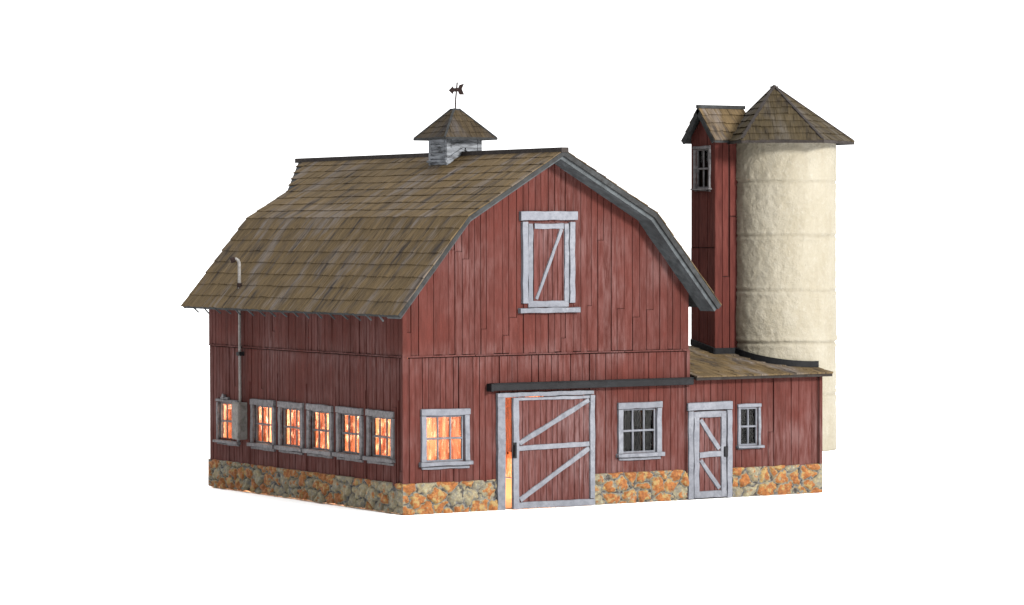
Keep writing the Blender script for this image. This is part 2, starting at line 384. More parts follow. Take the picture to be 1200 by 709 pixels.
# ---------------------------------------------------------------- fieldstone footing
def stones(tf, u0, u1, zt, parent, ends=(0, 0), seed=1, ochre_p=.6, top_in=True, mb=None, zb=0.0):
    """dense sheet displaced into separate rounded stones"""
    rnd = random.Random(seed); sx, sz = .56, .36; cells = []
    nu, nz_ = int((u1-u0)/sx)+3, 5
    for j in range(-1, nz_):
        for i in range(-1, nu):
            cells.append((u0+(i+.5+.5*(j % 2)+rnd.uniform(-.42, .42))*sx, (j+.45+rnd.uniform(-.38, .38))*sz, rnd.random(), 1.0 if rnd.random() < ochre_p else 0.0, rnd.uniform(.5, 1)))
    du, dz = .03, .03; NU = max(2, int((u1-u0)/du)); NZ = int(zt/dz)
    V, F, Hh, Tn, Oc = [], [], [], [], []
    for i in range(NU+1):
        u = u0+(u1-u0)*i/NU
        near = [c for c in cells if abs(c[0]-u) < 1.2]
        jt = .035*noise.noise(Vector((u*3, seed, 0)))
        for j in range(NZ+1):
            zb_ = zb+.05*max(0, noise.noise(Vector((u*2.3, 5, seed)))) if zb else 0
            z = zb_+(zt+jt-zb_)*j/NZ
            wu = u+.12*noise.noise(Vector((u*4, z*4, seed)))+.05*noise.noise(Vector((u*11, z*11, seed))); wz = z+.10*noise.noise(Vector((u*4, z*4, seed+9)))+.05*noise.noise(Vector((u*11, z*11, seed+5)))
            ds = sorted(((math.hypot((c[0]-wu)/1.2, (c[1]-wz)), c) for c in near), key=lambda q: q[0])[:2]
            e = ds[1][0]-ds[0][0]; c = ds[0][1]
            h = min(1, max(0, e/.15)); hs = math.sqrt(h)
            w = -.03+.17*hs*c[4]+.06*noise.noise(Vector((u*6, z*6, 3)))
            if j == NZ: w -= .03
            ed = min(1, (u-u0)/.1+.001) if ends[0] else 1; ed2 = min(1, (u1-u)/.1+.001) if ends[1] else 1
            w = w*min(ed, ed2) + .045*(1-min(ed, ed2))
            if ends[0] and i == 0: u_ = u0-.045
            elif ends[1] and i == NU: u_ = u1+.045
            else: u_ = u
            V.append(tf(u_, z, w)); Hh.append(h); Tn.append(c[2]); Oc.append(c[3])
    M = NZ+1
    for i in range(NU):
        for j in range(NZ): F.append((i*M+j, i*M+M+j, i*M+M+j+1, i*M+j+1))
    # top return to the wall
    k = len(V)
    for i in range(NU+1):
        u = u0+(u1-u0)*i/NU
        V.append(tf(u, zt+.01, -.12)); Hh.append(.2); Tn.append(.5); Oc.append(0)
    for i in range(NU): F.append((i*M+NZ, (i+1)*M+NZ, k+i+1, k+i))
    m0 = mb or MB(); off = len(m0.v)
    m0.v += V; m0.f += [[q+off for q in f] for f in F]; m0.t += [0]*len(F); m0.uv += [[(0, 0)]*len(f) for f in F]
    for nme, arr in (('tone', Tn), ('height', Hh), ('ochre', Oc)): m0.va.setdefault(nme, []).extend(arr)
    return m0

# ---------------------------------------------------------------- windows
def window(parent, tf, u0, u1, z0, z1, cols, rows, cas=.18, lint=.2, mat=TRIM, proud=.07, rec=.03, label=None, sill_h=.13, apron=.09, name='window'):
    """outer casing u0..u1, z0..z1 (sill included); returns the opening"""
    o = MB()
    zi0 = z0+sill_h+apron
    wonky(o, tf, (u0, z1-lint/2), (u1, z1-lint/2), lint, -.02, proud+.015)
    wonky(o, tf, (u0+cas/2, zi0-.01), (u0+cas/2, z1-lint-.006), cas, -.02, proud)
    wonky(o, tf, (u1-cas/2, zi0-.01), (u1-cas/2, z1-lint-.006), cas, -.02, proud)
    a, b, c, d = u0+cas, u1-cas, zi0, z1-lint
    # reveal boards inside the wall
    for q in ((a-.03, a, c, d), (b, b+.03, c, d), (a, b, d, d+.03), (a, b, c-.03, c)):
        box(o, tf, *q, -.135, -.021)
    win = o.build(name, mat, parent)
    if label: win['label'] = label
    s = MB()
    if apron: wonky(s, tf, (u0+.03, z0+apron/2), (u1-.03, z0+apron/2), apron, -.02, proud*.8)
    wonky(s, tf, (u0-.05, z0+apron+sill_h/2), (u1+.05, z0+apron+sill_h/2), sill_h, -.02, proud+.09)
    s.build('sill', mat, win)
    s = MB(); f = .05; w0, w1 = -rec-.05, -rec
    for q in ((a, a+f, c, d), (b-f, b, c, d)): box(s, tf, *q, w0, w1)
    for q in ((a+f, b-f, d-f, d), (a+f, b-f, c, c+f)): box(s, tf, *q, w0, w1)
    for i in range(1, cols):
        u = a+(b-a)*i/cols; wonky(s, tf, (u, c+f), (u, d-f), .058, w0+.01, w1-.004, .005)
    for j in range(1, rows):
        z = c+(d-c)*j/rows; wonky(s, tf, (a+f, z), (b-f, z), .068, w0+.005, w1+.004, .005)
    s.build('sash', mat, win)
    g = MB(); box(g, tf, a+.01, b-.01, c+.01, d-.01, w0-.016, w0-.008); g.build('pane', GLASS, win)
    return (a, b, c, d)
def win_hole(u0, u1, z0, z1, cas=.18, lint=.2, sill_h=.13, apron=.09):
    return (u0+cas, u1-cas, z0+sill_h+apron, z1-lint)

# ================================================================ ground
def ground():
    m0 = MB(); k = 0
    def h(x, y):   # the display surface steps up behind the shed and carries the silo
        if x < 12.2 or y < .04: return 0
        return 1.24*min(1, (y-.04)/.42)*max(0, 1-max(0, x-20)/60)*max(0, min(1, (14-y)/6))
    xs = [-600, -200, -60, -20, 0, 5, 10, 12.19, 12.21, 13.2, 14.2, 15.1, 17, 18, 20, 30, 50, 80, 200, 600]
    ys = [-600, -200, -60, -20, 0, .04, .25, .46, 3, 5, 8, 14, 60, 200, 600]
    vs = [(x, y, h(x, y)-.004) for y in ys for x in xs]; n = len(xs)
    fs = [(j*n+i, j*n+i+1, j*n+n+i+1, j*n+n+i) for j in range(len(ys)-1) for i in range(n-1)]
    m0.poly(vs, fs, 0); o = m0.build('ground', WHITE); o['kind'] = 'structure'
ground()

# ================================================================ BARN
W, L = 10.0, 12.4
PROF = [(-.69, 5.83), (1.66, 8.64), (5, 10.62), (8.34, 8.75), (10.69, 5.95)]
YF, YB = -.84, 13.12
barn = root('barn', (5, 6.2, 0), 'red weathered gambrel-roof barn with glowing side windows, fieldstone footing and a sliding front door', 'barn')
UND = offset_profile(PROF, (.24, .24, .33, .33)); zu = interp(UND)
ztop_f = lambda x: zu(x)+.02
CUTS = [p[0] for p in UND]
SEAM = 4.56
FW1 = (.57, 2.21, 1.28, 3.03); FW2 = (7.40, 8.98, 1.28, 3.03)
h1, h2 = win_hole(*FW1), win_hole(*FW2)
door_hole = (3.38, 6.3, 0, 3.3); HD = (9.9, 9.96, 0, .01)
fh = [h1, h2, door_hole]
# backing sheets
mb = MB()
panel(mb, front(), .22, W-.02, 0.02, ztop_f, -.12, -.055, fh, CUTS, .5)
panel(mb, back(L), .22, W-.02, 0, ztop_f, -.12, -.055, [], CUTS, .5)
SW = [(.47+i*1.8517, 2.07+i*1.8517, 1.38, 2.97) for i in range(5)]
SW0 = (10.28, 11.84, 1.40, 2.86)
sh = [win_hole(*q) for q in SW]+[win_hole(*SW0, cas=.12, lint=.1)]
flat = lambda z: (lambda u: z)
panel(mb, side(), .04, L-.04, 0.14, flat(6.2), -.12, -.055, sh, (), .5)
panel(mb, rside(W), .04, L-.04, 0.02, flat(6.2), -.12, -.055, [], (), .5)
inner_frame = mb.build('wall_backing', GROOVE, barn)
# front boards
mb = MB()
siding(mb, front(), .0, W, .86, flat(SEAM-.05), [h1, h2, (3.2, 6.4, 0, 3.42)], .17, .28, joints=.05, zjit=.03)
siding(mb, front(), .0, W, SEAM+.03, ztop_f, [(4.2, 5.62, 6.0, 8.45)], .17, .29, w=.035, cuts=CUTS, joints=.2, zjit=.02)
# narrow ledge along the seam, laid as several boards
u = 0.0
while u < W-.1:
    e = min(W, u+random.uniform(1.6, 3.2)); wonky(mb, front(), (u+.01, SEAM), (e-.01, SEAM), .06, -.05, .075, .006); u = e
# corner boards
box(mb, front(), -.05, .10, .9, 5.9, .0, .06); box(mb, front(), W-.10, W+.02, .05, SEAM-.02, .0, .05)
mb.build('front_wall', RED, barn)
mb = MB()
siding(mb, side(), .03, L, .84, flat(SEAM-.05), sh, .15, .25, joints=.04, zjit=.04)
siding(mb, side(), .03, L, SEAM+.02, flat(6.25), [], .17, .26, w=.03, joints=.03)
u = 0.0
while u < L-.1:
    e = min(L, u+random.uniform(1.6, 3.2)); wonky(mb, side(), (u+.01, SEAM), (e-.01, SEAM), .06, -.05, .07, .006); u = e
for q in (.27, 2.19, 4.03, 5.87, 7.74, 9.6):      # battens between the windows
    wonky(mb, side(), (q, .9), (q, 3.6+J(.4)), .05, -.02, .035, .008)
mb.build('side_wall', RED, barn)
mb = MB(); siding(mb, rside(W), .03, L, .05, flat(6.25), [], .22, .32, joints=.05)
mb.build('side_wall', RED, barn)
mb = MB(); siding(mb, back(L), 0, W, .05, ztop_f, [], .22, .34, cuts=CUTS, joints=.1)
mb.build('back_wall', RED, barn)
# footing
mb = stones(front(), 0, 3.15, .90, barn, (1, 0), 11, .8)
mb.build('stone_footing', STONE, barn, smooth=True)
mb = stones(front(), 6.5, 9.92, .92, barn, (0, 0), 12, .72)
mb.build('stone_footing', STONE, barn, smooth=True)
mb = stones(side(), 0, L, .90, barn, (1, 1), 13, .55, zb=.035)
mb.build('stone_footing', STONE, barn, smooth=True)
# windows
window(barn, front(), *FW1, 3, 2, label='front window glowing orange with a grey-white frame')
window(barn, front(), *FW2, 3, 2, label='dark unlit front window with a grey-white frame')
for q in SW: window(barn, side(), *q, 3, 2, mat=TRIM_SIDE, rec=.04)
window(barn, side(), *SW0, 3, 2, cas=.12, lint=.1, mat=TRIM_SIDE, label='lit window half hidden behind the electrical box', apron=.06, sill_h=.1)

# sliding door frame, door, track
mb = MB()
wonky(mb, front(), (3.27, -.02), (3.27, 3.29), .28, -.2, .10)
wonky(mb, front(), (3.12, 3.37), (6.5, 3.37), .14, -.05, .11)
mb.build('door_frame', TRIM, barn)
D0, D1, DZ0, DZ1 = 3.60, 6.48, -.0, 3.29
mb = MB()
box(mb, front(), D0, D1, DZ0+.02, DZ1, .11, .14)
u = D0+.02
while u < D1-.03:
    e = min(D1-.02, u+random.uniform(.15, .22)); box(mb, front(), u, e-.02, DZ0+.04, DZ1-.02, .14, .165+J(.006)); u = e
door = mb.build('sliding_door', RED_DOOR, barn); door['label'] = 'red plank sliding door slightly open'
mb = MB(); f = front()
wonky(mb, f, (D0+.1, DZ0+.01), (D0+.1, DZ1), .21, .141, .215)
wonky(mb, f, (D1-.1, DZ0+.22), (D1-.1, DZ1), .19, .141, .215)
wonky(mb, f, (D0+.2, DZ1-.05), (D1-.2, DZ1-.05), .10, .141, .205)
wonky(mb, f, (D0+.2, DZ0+.11), (D1, DZ0+.11), .2, .141, .21)
wonky(mb, f, (D0+.21, 1.80), (D1-.2, 1.84), .16, .141, .205)
wonky(mb, f, (D0+.24, 1.95), (D1-.21, 3.16), .16, .141, .2)
wonky(mb, f, (D0+.24, .27), (D1-.21, 1.72), .16, .141, .2)
mb.build('brace_boards', TRIM, door)
mb = MB(); box(mb, f, D0-.02, D0+.10, 1.52, 1.98, .19, .235); beam(mb, (D0+.04, -.29, 1.58), (D0+.04, -.29, 1.92), .05, .05, (1, 0, 0)); mb.build('handle', BLACK, door)
mb = MB()
box(mb, f, 2.82, W+.02, 3.51, 3.71, .0, .26); box(mb, f, 2.8, 2.89, 3.49, 3.72, .0, .29)
box(mb, f, 2.89, W+.02, 3.7, 3.73, .0, .28)
mb.build('door_track', BLACK, barn, bevel=.015)
# hayloft door
mb = MB()
wonky(mb, f, (3.93, 8.62), (5.90, 8.64), .27, .0, .15)
wonky(mb, f, (4.09, 6.06), (4.09, 8.45), .2, .0, .12); wonky(mb, f, (5.74, 6.06), (5.74, 8.45), .2, .0, .12)
wonky(mb, f, (3.88, 5.84), (5.97, 5.84), .16, .0, .19)
mb.build('loft_door_frame', TRIM, barn)
mb = MB(); box(mb, f, 4.19, 5.64, 5.93, 8.46, -.05, .01)
u = 4.42
while u < 5.48:
    e = min(5.48, u+.17+J(.03)); box(mb, f, u, e-.02, 6.0, 8.3, .01, .045+J(.006)); u = e
ld = mb.build('loft_door', RED_DOOR, barn)
mb = MB()
wonky(mb, f, (4.29, 6.08), (4.29, 8.4), .18, -.0, .09); wonky(mb, f, (5.55, 6.08), (5.55, 8.4), .17, -.0, .09)
wonky(mb, f, (4.43, 8.32), (5.43, 8.32), .17, .0, .085); wonky(mb, f, (4.2, 6.02), (5.63, 6.02), .2, .0, .09)
wonky(mb, f, (4.5, 6.16), (5.39, 8.24), .12, .03, .08)
mb.build('brace_boards', TRIM, ld)

# ---------------------------------------------------------------- barn roof
def slope(mb, eave, top, rows, ylim, uvo):
    (x0, z0), (x1, z1) = eave, top; T = math.hypot(x1-x0, z1-z0)
    shingles(mb, (x0, 0, z0), (0, 1, 0), (x1-x0, 0, z1-z0), T, lambda t: YF+.02*math.sin(t*9+rows), lambda t: ylim(t/T), rows, uvo=uvo)
HT = 15.72; frac = .44   # hay hood: the ridge runs out past the far gable
hood = lambda s: YB if s < frac else YB+(HT-YB)*(s-frac)/(1-frac)
wv = lambda s: YB+.03*math.sin(s*23)
S = offset_profile(PROF, .06)
mb = MB()
slope(mb, S[0], S[1], 8, wv, (0, 0)); slope(mb, S[1], S[2], 9, hood, (0, 4.3))
slope(mb, S[4], S[3], 8, wv, (40, 0)); slope(mb, S[3], S[2], 9, hood, (40, 4.3))
roof = mb.build('roof', ROOF, barn)
# deck under the shingles
D1_, D2_ = offset_profile(PROF, .065), offset_profile(PROF, .17)
mb = MB()
for i in range(4):
    a, b_, c_, d_ = D1_[i], D1_[i+1], D2_[i+1], D2_[i]
    y0, y1 = YF+.03, YB-.04
    mb.hexa([(d_[0], y0, d_[1]), (c_[0], y0, c_[1]), (c_[0], y1, c_[1]), (d_[0], y1, d_[1]), (a[0], y0, a[1]), (b_[0], y0, b_[1]), (b_[0], y1, b_[1]), (a[0], y1, a[1])], .4)
def lerp(a, b_, s): return (a[0]+(b_[0]-a[0])*s, a[1]+(b_[1]-a[1])*s)
for lo, hi in ((1, 2), (3, 2)):       # hood deck, a triangular wedge each side
    q0, q1 = lerp(D1_[lo], D1_[hi], frac), D1_[hi]; p0, p1 = lerp(D2_[lo], D2_[hi], frac), D2_[hi]
    mb.poly([(q0[0], YB-.04, q0[1]), (q1[0], YB-.04, q1[1]), (q1[0], HT-.05, q1[1]), (p0[0], YB-.04, p0[1]), (p1[0], YB-.04, p1[1]), (p1[0], HT-.05, p1[1])],
            [(0, 1, 2), (3, 4, 5), (0, 1, 4, 3), (1, 2, 5, 4), (2, 0, 3, 5)], .4)
mb.build('roof_deck', FASCIA, roof)
# boxed rake: thick soffit over the front overhang with face boards
R1, R2 = offset_profile(PROF, .175), offset_profile(PROF, (.24, .24, .33, .33))
F1, F2 = offset_profile(PROF, .075), offset_profile(PROF, (.19, .19, .22, .22))
for nm, y0, y1, A, B in (('soffit', YF+.09, -.01, R1, R2), ('rake_board', YF+.01, YF+.085, F1, F2), ('rake_board', YB-.1, YB-.03, F1, F2)):
    mb = MB()
    for i in range(4):
        a, b_, c_, d_ = A[i], A[i+1], B[i+1], B[i]
        mb.hexa([(d_[0], y0, d_[1]), (c_[0], y0, c_[1]), (c_[0], y1, c_[1]), (d_[0], y1, d_[1]), (a[0], y0, a[1]), (b_[0], y0, b_[1]), (b_[0], y1, b_[1]), (a[0], y1, a[1])], random.random())
    mb.build(nm, SOFFIT if nm == 'soffit' else FASCIA, roof)
# ridge cap
mb = MB()
for y0, y1 in ((YF-.02, 4.86), (5.99, 10.2), (10.21, HT+.02)):
    beam(mb, (5, y0, 10.63), (5, y1, 10.63), .24, .15, seg=6, jit=.006)
mb.build('ridge_cap', RIDGE, roof)
mb = MB()
shingles(mb, (5.12, YF-.02, 10.64), (0, 1, 0), (-.24, 0, .0), .24, lambda t: 0, lambda t: .1, 1)
# rafter tails along the left eave
for i in range(17):
    y = .35+i*.75+J(.05); m2 = MB()
    beam(m2, (-.60, y, 5.78), (-.40+J(.04), y+J(.03), 5.61+J(.02)), .035, .04)
    m2.build('rafter_tail', SOFFIT, roof)

# ---------------------------------------------------------------- cupola
cx0, cx1, cy0, cy1 = 4.40, 5.60, 4.90, 5.95
rz = interp(PROF)
mb = MB()
mb_top = 11.05
def cup_wall(tf, a, b, zb):    # zb(u): lower edge follows the roof
    n = 8
    for i in range(n):
        ua, ub = a+(b-a)*i/n, a+(b-a)*(i+1)/n
        mb.hexa([tf(ua, zb(ua), -.1), tf(ub, zb(ub), -.1), tf(ub, zb(ub), 0), tf(ua, zb(ua), 0), tf(ua, mb_top, -.1), tf(ub, mb_top, -.1), tf(ub, mb_top, 0), tf(ua, mb_top, 0)], .3)
cup_wall(front(cy0), cx0, cx1, lambda u: rz(u)-.15); cup_wall(back(cy1), cx0, cx1, lambda u: rz(u)-.15)
cup_wall(side(cx0), cy0+.1, cy1-.1, lambda u: rz(cx0)-.15); cup_wall(rside(cx1), cy0+.1, cy1-.1, lambda u: rz(cx1)-.15)
for i in range(4):             # sloping louvre boards
    z = 10.42+i*.16
    box(mb, side(cx0), cy0+.12, cy1-.12, z, z+.10, 0, .035+J(.01)); 
    xl = max(cx0+.13, cx0+.13)
    if z > 10.7: box(mb, front(cy0), cx0+.13, cx1-.13, z, z+.10, 0, .035+J(.01))
for x_, y_ in ((cx0, cy0), (cx1, cy0), (cx0, cy1), (cx1, cy1)):
    sx_, sy_ = (1 if x_ == cx0 else -1), (1 if y_ == cy0 else -1)
    xa, xb = sorted((x_-.03*sx_, x_+.11*sx_)); ya, yb = sorted((y_-.03*sy_, y_+.11*sy_))
    box(mb, lambda u, z, w: (u, w, z), xa, xb, rz(x_)-.1, mb_top, ya, yb, .8)
# sill following the roof
wonky(mb, side(cx0), (cy0-.06, 10.33), (cy1+.06, 10.33), .09, 0, .09)
wonky(mb, front(cy0), (cx0-.04, 10.36), (4.98, 10.72), .10, 0, .07); wonky(mb, front(cy0), (cx1+.04, 10.36), (5.02, 10.72), .10, 0, .07)
cup = mb.build('cupola', CUPOLA, barn); cup['label'] = 'small weathered white louvred cupola on the ridge'
mb = MB(); ca = (5.0, 5.42); E_, zt_, ze_ = .93, 11.92, 11.03; fl = .10
for k in range(4):
    ang = math.radians(90*k); U = Vector((math.cos(ang), math.sin(ang), 0)); Nn = Vector((math.sin(ang), -math.cos(ang), 0))
    O = Vector((ca[0], ca[1], ze_))+Nn*E_; Vv = (-Nn*(E_-fl)+Vector((0, 0, zt_-ze_))); T = Vv.length
    lim = lambda t, T=T: fl+(E_-fl)*(1-t/T)
    shingles(mb, O, U, Vv, T, lambda t: -lim(t), lambda t: lim(t), 5, .15, .26, .03, .012, (k*7, 0))
    A = Vector((ca[0], ca[1], 0))
    q = [O-U*E_, O+U*E_, O-Nn*(E_-fl)+U*fl+Vector((0, 0, zt_-ze_)), O-Nn*(E_-fl)-U*fl+Vector((0, 0, zt_-ze_))]
    mb.poly([p+Vector((0, 0, -.01)) for p in q], [(0, 1, 2, 3)], .3)
mb.poly([(ca[0]-E_+.01, ca[1]-E_+.01, ze_-.03), (ca[0]+E_-.01, ca[1]-E_+.01, ze_-.03), (ca[0]+E_-.01, ca[1]+E_-.01, ze_-.03), (ca[0]-E_+.01, ca[1]+E_-.01, ze_-.03)], [(0, 1, 2, 3)], .3)
cr = mb.build('cupola_roof', ROOFC, cup)
mb = MB()
for sx_, sy_ in ((-1, -1), (1, -1), (-1, 1), (1, 1)):
    beam(mb, (ca[0]+sx_*(E_+.01), ca[1]+sy_*(E_+.01), ze_+.045), (ca[0]+sx_*fl, ca[1]+sy_*fl, zt_+.055), .06, .06, seg=4, jit=.005)
box(mb, lambda u, z, w: (u, w, z), ca[0]-fl-.02, ca[0]+fl+.02, zt_-.02, zt_+.05, ca[1]-fl-.02, ca[1]+fl+.02)
for k in range(4):
    ang = math.radians(90*k); U = Vector((math.cos(ang), math.sin(ang), 0)); Nn = Vector((math.sin(ang), -math.cos(ang), 0))
    O = Vector((ca[0], ca[1], ze_+.03))+Nn*(E_+.012); beam(mb, O-U*E_, O+U*E_, .04, .07)
mb.build('hip_trim', FASCIA, cup)
# weathervane: pole and flat arrow
mb = MB(); tube(mb, [(5.0, 5.42, 11.9), (5.01, 5.40, 12.3), (5.05, 5.38, 12.78)], .024, 8)
def cut_plate(mb, pts, c, dirv, th=.03):
    d = Vector(dirv).normalized(); n = d.cross(Vector((0, 0, 1))).normalized(); c = Vector(c)
    v = [c+d*a+Vector((0, 0, b))-n*th/2 for a, b in pts]+[c+d*a+Vector((0, 0, b))+n*th/2 for a, b in pts]; k = len(pts)
    f = [tuple(range(k)), tuple(2*k-1-i for i in range(k))]+[(i, (i+1) % k, k+(i+1) % k, k+i) for i in range(k)]
    mb.poly(v, f, .5)
arrow = [(a_*.88, b_*.88) for a_, b_ in [(-.28, -.02), (-.12, .14), (-.10, .06), (.06, .07), (.10, .17), (.27, .22), (.19, .03), (.27, -.17), (.10, -.17), (.05, -.06), (-.10, -.07), (-.13, -.16)]]
cut_plate(mb, arrow, (5.03, 5.39, 12.55), (.85, -.53, 0))
mb.build('weathervane', RUST, cup)

# ---------------------------------------------------------------- electrics on the side wall
mb = MB(); box(mb, side(), 9.78, 10.27, 1.66, 2.82, .0, .30); box(mb, side(), 9.81, 10.24, 1.70, 2.78, .30, .325)
eb = mb.build('electrical_box', BOXM, barn, bevel=.012)
mb = MB(); tube(mb, [(-.13, 10.02, 2.8), (-.13, 10.04, 4.4), (-.13, 10.05, 6.45)], .045)
mb.build('conduit_pipe', PIPE, barn)
mb = MB(); px_, py_ = -.13, 10.05
tube(mb, [(px_, py_, 6.5), (px_, py_, 7.18), (px_-.03, py_+.01, 7.27), (px_-.09, py_+.04, 7.32), (px_-.16, py_+.07, 7.30)], .05)
vp = mb.build('vent_pipe', PIPE, barn)
mb = MB(); tube(mb, [(px_-.12, py_+.05, 7.315), (px_-.21, py_+.09, 7.28), (px_-.25, py_+.11, 7.27)], [.085, .095, .08], 12); mb.build('pipe_cap', RUST, vp)
mb = MB(); tube(mb, [(px_, py_, 6.42), (px_, py_, 6.56)], .08, 12); mb.build('pipe_collar', RUST, vp)
mb = MB(); box(mb, side(), 9.93, 10.15, 4.28, 4.40, .03, .20); mb.build('pipe_clamp', BLACK, barn, bevel=.01)
mb = MB(); tube(mb, [(-.03, 11.25, 2.95), (-.14, 11.25, 2.97)], [.05, .075], 10); box(mb, side(), 11.0, 11.5, 2.86, 2.93, .0, .08); mb.build('insulator_knob', TRIM_SIDE, barn)

# ---------------------------------------------------------------- inside of the barn
mb = MB()
def lining(tf, a, b, z0, z1, holes, w=-.14):
    u = a
    while u < b-.01:
        e = min(b, u+random.uniform(.18, .3)); panel(mb, tf, u, e-.012, z0, flat(z1), w-.03+J(.01), w, holes); u = e
lining(front(), .25, 9.75, .05, 4.6, fh); lining(side(), .25, L-.25, .14, 4.6, sh); lining(rside(W), .25, L-.25, .05, 4.6, [])
lining(back(L), .25, 9.75, .05, 4.6, [])
for i in range(9): box(mb, back(L), .7+i*1.1, .82+i*1.1, .05, 4.6, -.42, -.27)
box(mb, back(L), .3, 9.7, 2.5, 2.64, -.40, -.27)
for i in range(10): box(mb, rside(W), .7+i*1.2, .82+i*1.2, .05, 4.6, -.42, -.27)
mb.build('interior_lining', INNER, barn)
mb = MB(); mb.hexa([(.0, .2, .005), (9.8, .2, .005), (9.8, L-.2, .005), (.0, L-.2, .005), (.0, .2, .02), (9.8, .2, .02), (9.8, L-.2, .02), (.0, L-.2, .02)])
mb.hexa([(.2, .2, 4.62), (9.8, .2, 4.62), (9.8, L-.2, 4.62), (.2, L-.2, 4.62), (.2, .2, 4.7), (9.8, .2, 4.7), (9.8, L-.2, 4.7), (.2, L-.2, 4.7)])
mb.build('interior_floor', FLOORM, barn)
mb = MB()
for k in range(8): box(mb, lambda u, z, w_: (w_, u, z), 9.0+k*.26, 9.24+k*.26, .95+J(.08), 4.6, 9.40+J(.01), 9.45)
mb.build('gap_darkening_boards', RUSTW, barn)  # added boards, coloured dark to deepen the glow in the door gap
mb = MB()       # near-black cards added so the right-hand window reads unlit
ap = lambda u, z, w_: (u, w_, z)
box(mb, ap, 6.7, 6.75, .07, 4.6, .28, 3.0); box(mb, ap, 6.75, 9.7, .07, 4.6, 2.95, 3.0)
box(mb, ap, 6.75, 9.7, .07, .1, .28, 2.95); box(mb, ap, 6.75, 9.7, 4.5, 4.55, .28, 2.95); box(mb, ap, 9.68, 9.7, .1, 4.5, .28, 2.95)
mb.build('dark_backing_card', DARKIN, barn)
for i, (x, y, z, e) in enumerate(((3.0, 9.3, 2.0, 720), (5.6, 10.4, 2.6, 640), (4.2, 5.0, 3.4, 600), (8.3, 10.9, 1.6, 130), (1.6, 10.9, 2.4, 420))):
    d = bpy.data.lights.new('bulb_lamp', 'POINT'); d.energy = e; d.color = (1, .69, .53); d.shadow_soft_size = .12
    o = bpy.data.objects.new('bulb_lamp', d); col.objects.link(o); o.location = (x, y, z)

# ================================================================ LEAN-TO SHED
X1 = 15.03
shed = root('lean_to_shed', (12.6, 1.8, 0), 'low red plank lean-to shed with small plank door joined to the right of the barn', 'shed')
lz = lambda y: 3.74+.2*(y+.35)
DO = (9.93, 11.58); W3 = (11.82, 12.70, 1.45, 2.86)
w3h = win_hole(*W3, cas=.11, lint=.12, sill_h=.08, apron=.04)
mb = MB(); topz = flat(3.72)
panel(mb, front(), 10.03, X1-.03, 0.02, topz, -.12, -.055, [w3h], (), .5)
panel(mb, rside(X1), 0.0, 3.6, 0.02, lambda u: lz(u)-.12, -.12, -.055, [], (), .5)
panel(mb, back(3.6), 10.2, X1-.2, 0.02, flat(4.4), -.12, -.055, [], (), .5)
mb.build('wall_backing', GROOVE, shed)
mb = MB(); siding(mb, front(), 10.03, X1, .86, topz, [w3h, (10.0, 11.6, 0, 2.9)], .17, .3, joints=.1, zjit=.03)
box(mb, front(), X1-.07, X1+.04, .9, 3.7, .0, .04)
mb.build('front_wall', RED, shed)
mb = MB(); siding(mb, rside(X1), 0.02, 3.6, .05, lambda u: lz(u)-.1, [], .2, .34, joints=.1); mb.build('side_wall', RED, shed)
mb = stones(front(), 11.6, X1, .90, shed, (0, 1), 21, .8)
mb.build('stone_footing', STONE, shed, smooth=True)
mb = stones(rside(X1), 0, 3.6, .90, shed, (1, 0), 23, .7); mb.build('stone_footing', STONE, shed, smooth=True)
window(shed, front(), *W3, 2, 2, cas=.11, lint=.12, sill_h=.08, apron=.04, proud=.06, rec=.02)
mb = MB()
wonky(mb, f, (DO[0]-.02, 2.83), (DO[1], 2.84), .26, .0, .13)
wonky(mb, f, (DO[0]+.1, .01), (DO[0]+.1, 2.69), .2, .0, .11); wonky(mb, f, (DO[1]-.1, .01), (DO[1]-.1, 2.69), .2, .0, .11)
mb.build('door_frame', TRIM, shed)
A0, A1 = 10.14, 11.35
mb = MB(); box(mb, f, 10.1, 11.42, .03, 2.7, -.05, .02)
u = A0+.05
while u < A1-.06:
    e = min(A1-.05, u+.17+J(.03)); box(mb, f, u, e-.02, .1, 2.6, .02, .05+J(.006)); u = e
pd = mb.build('plank_door', RED_DOOR, shed)
mb = MB()
wonky(mb, f, (A0+.10, .08), (A0+.10, 2.6), .2, .03, .1); wonky(mb, f, (A1-.10, .08), (A1-.10, 2.6), .2, .03, .1)
wonky(mb, f, (A0, 2.58), (A1, 2.58), .2, .03, .098); wonky(mb, f, (A0, .14), (A1, .14), .22, .03, .098)
wonky(mb, f, (A0+.21, 1.34), (A1-.21, 1.37), .19, .03, .095)
wonky(mb, f, (A0+.26, 2.42), (A1-.26, 1.5), .15, .03, .09); wonky(mb, f, (A0+.26, 1.2), (A1-.24, .3), .15, .03, .09)
mb.build('brace_boards', TRIM, pd)
mb = MB(); box(mb, f, A1-.10, A1+.03, 1.27, 1.58, .1, .15); mb.build('latch', BLACK, pd, bevel=.01)
mb = MB(); box(mb, ap, 10.3, 14.8, .05, 3.6, 1.4, 1.45); box(mb, ap, 10.3, 14.8, .02, .05, .25, 1.4); mb.build('dark_backing_card', DARKIN, shed)  # near-black cards added to darken the shed window
# roof
mb = MB(); SL = math.hypot(3.95, .79)
shingles(mb, (0, -.37, 3.73), (1, 0, 0), (0, 3.95, .79), SL, lambda t: 10.06, lambda t: 15.24+.01*math.sin(t*20), 8, .2, .36, .045, .018, (60, 0))
sr = mb.build('roof', ROOF, shed)
mb = MB()
mb.hexa([(10.06, -.35, 3.64), (15.22, -.35, 3.64), (15.22, 3.6, 4.43), (10.06, 3.6, 4.43), (10.06, -.35, 3.725), (15.22, -.35, 3.725), (15.22, 3.6, 4.515), (10.06, 3.6, 4.515)], .3)
mb.build('roof_deck', RIDGE, sr)

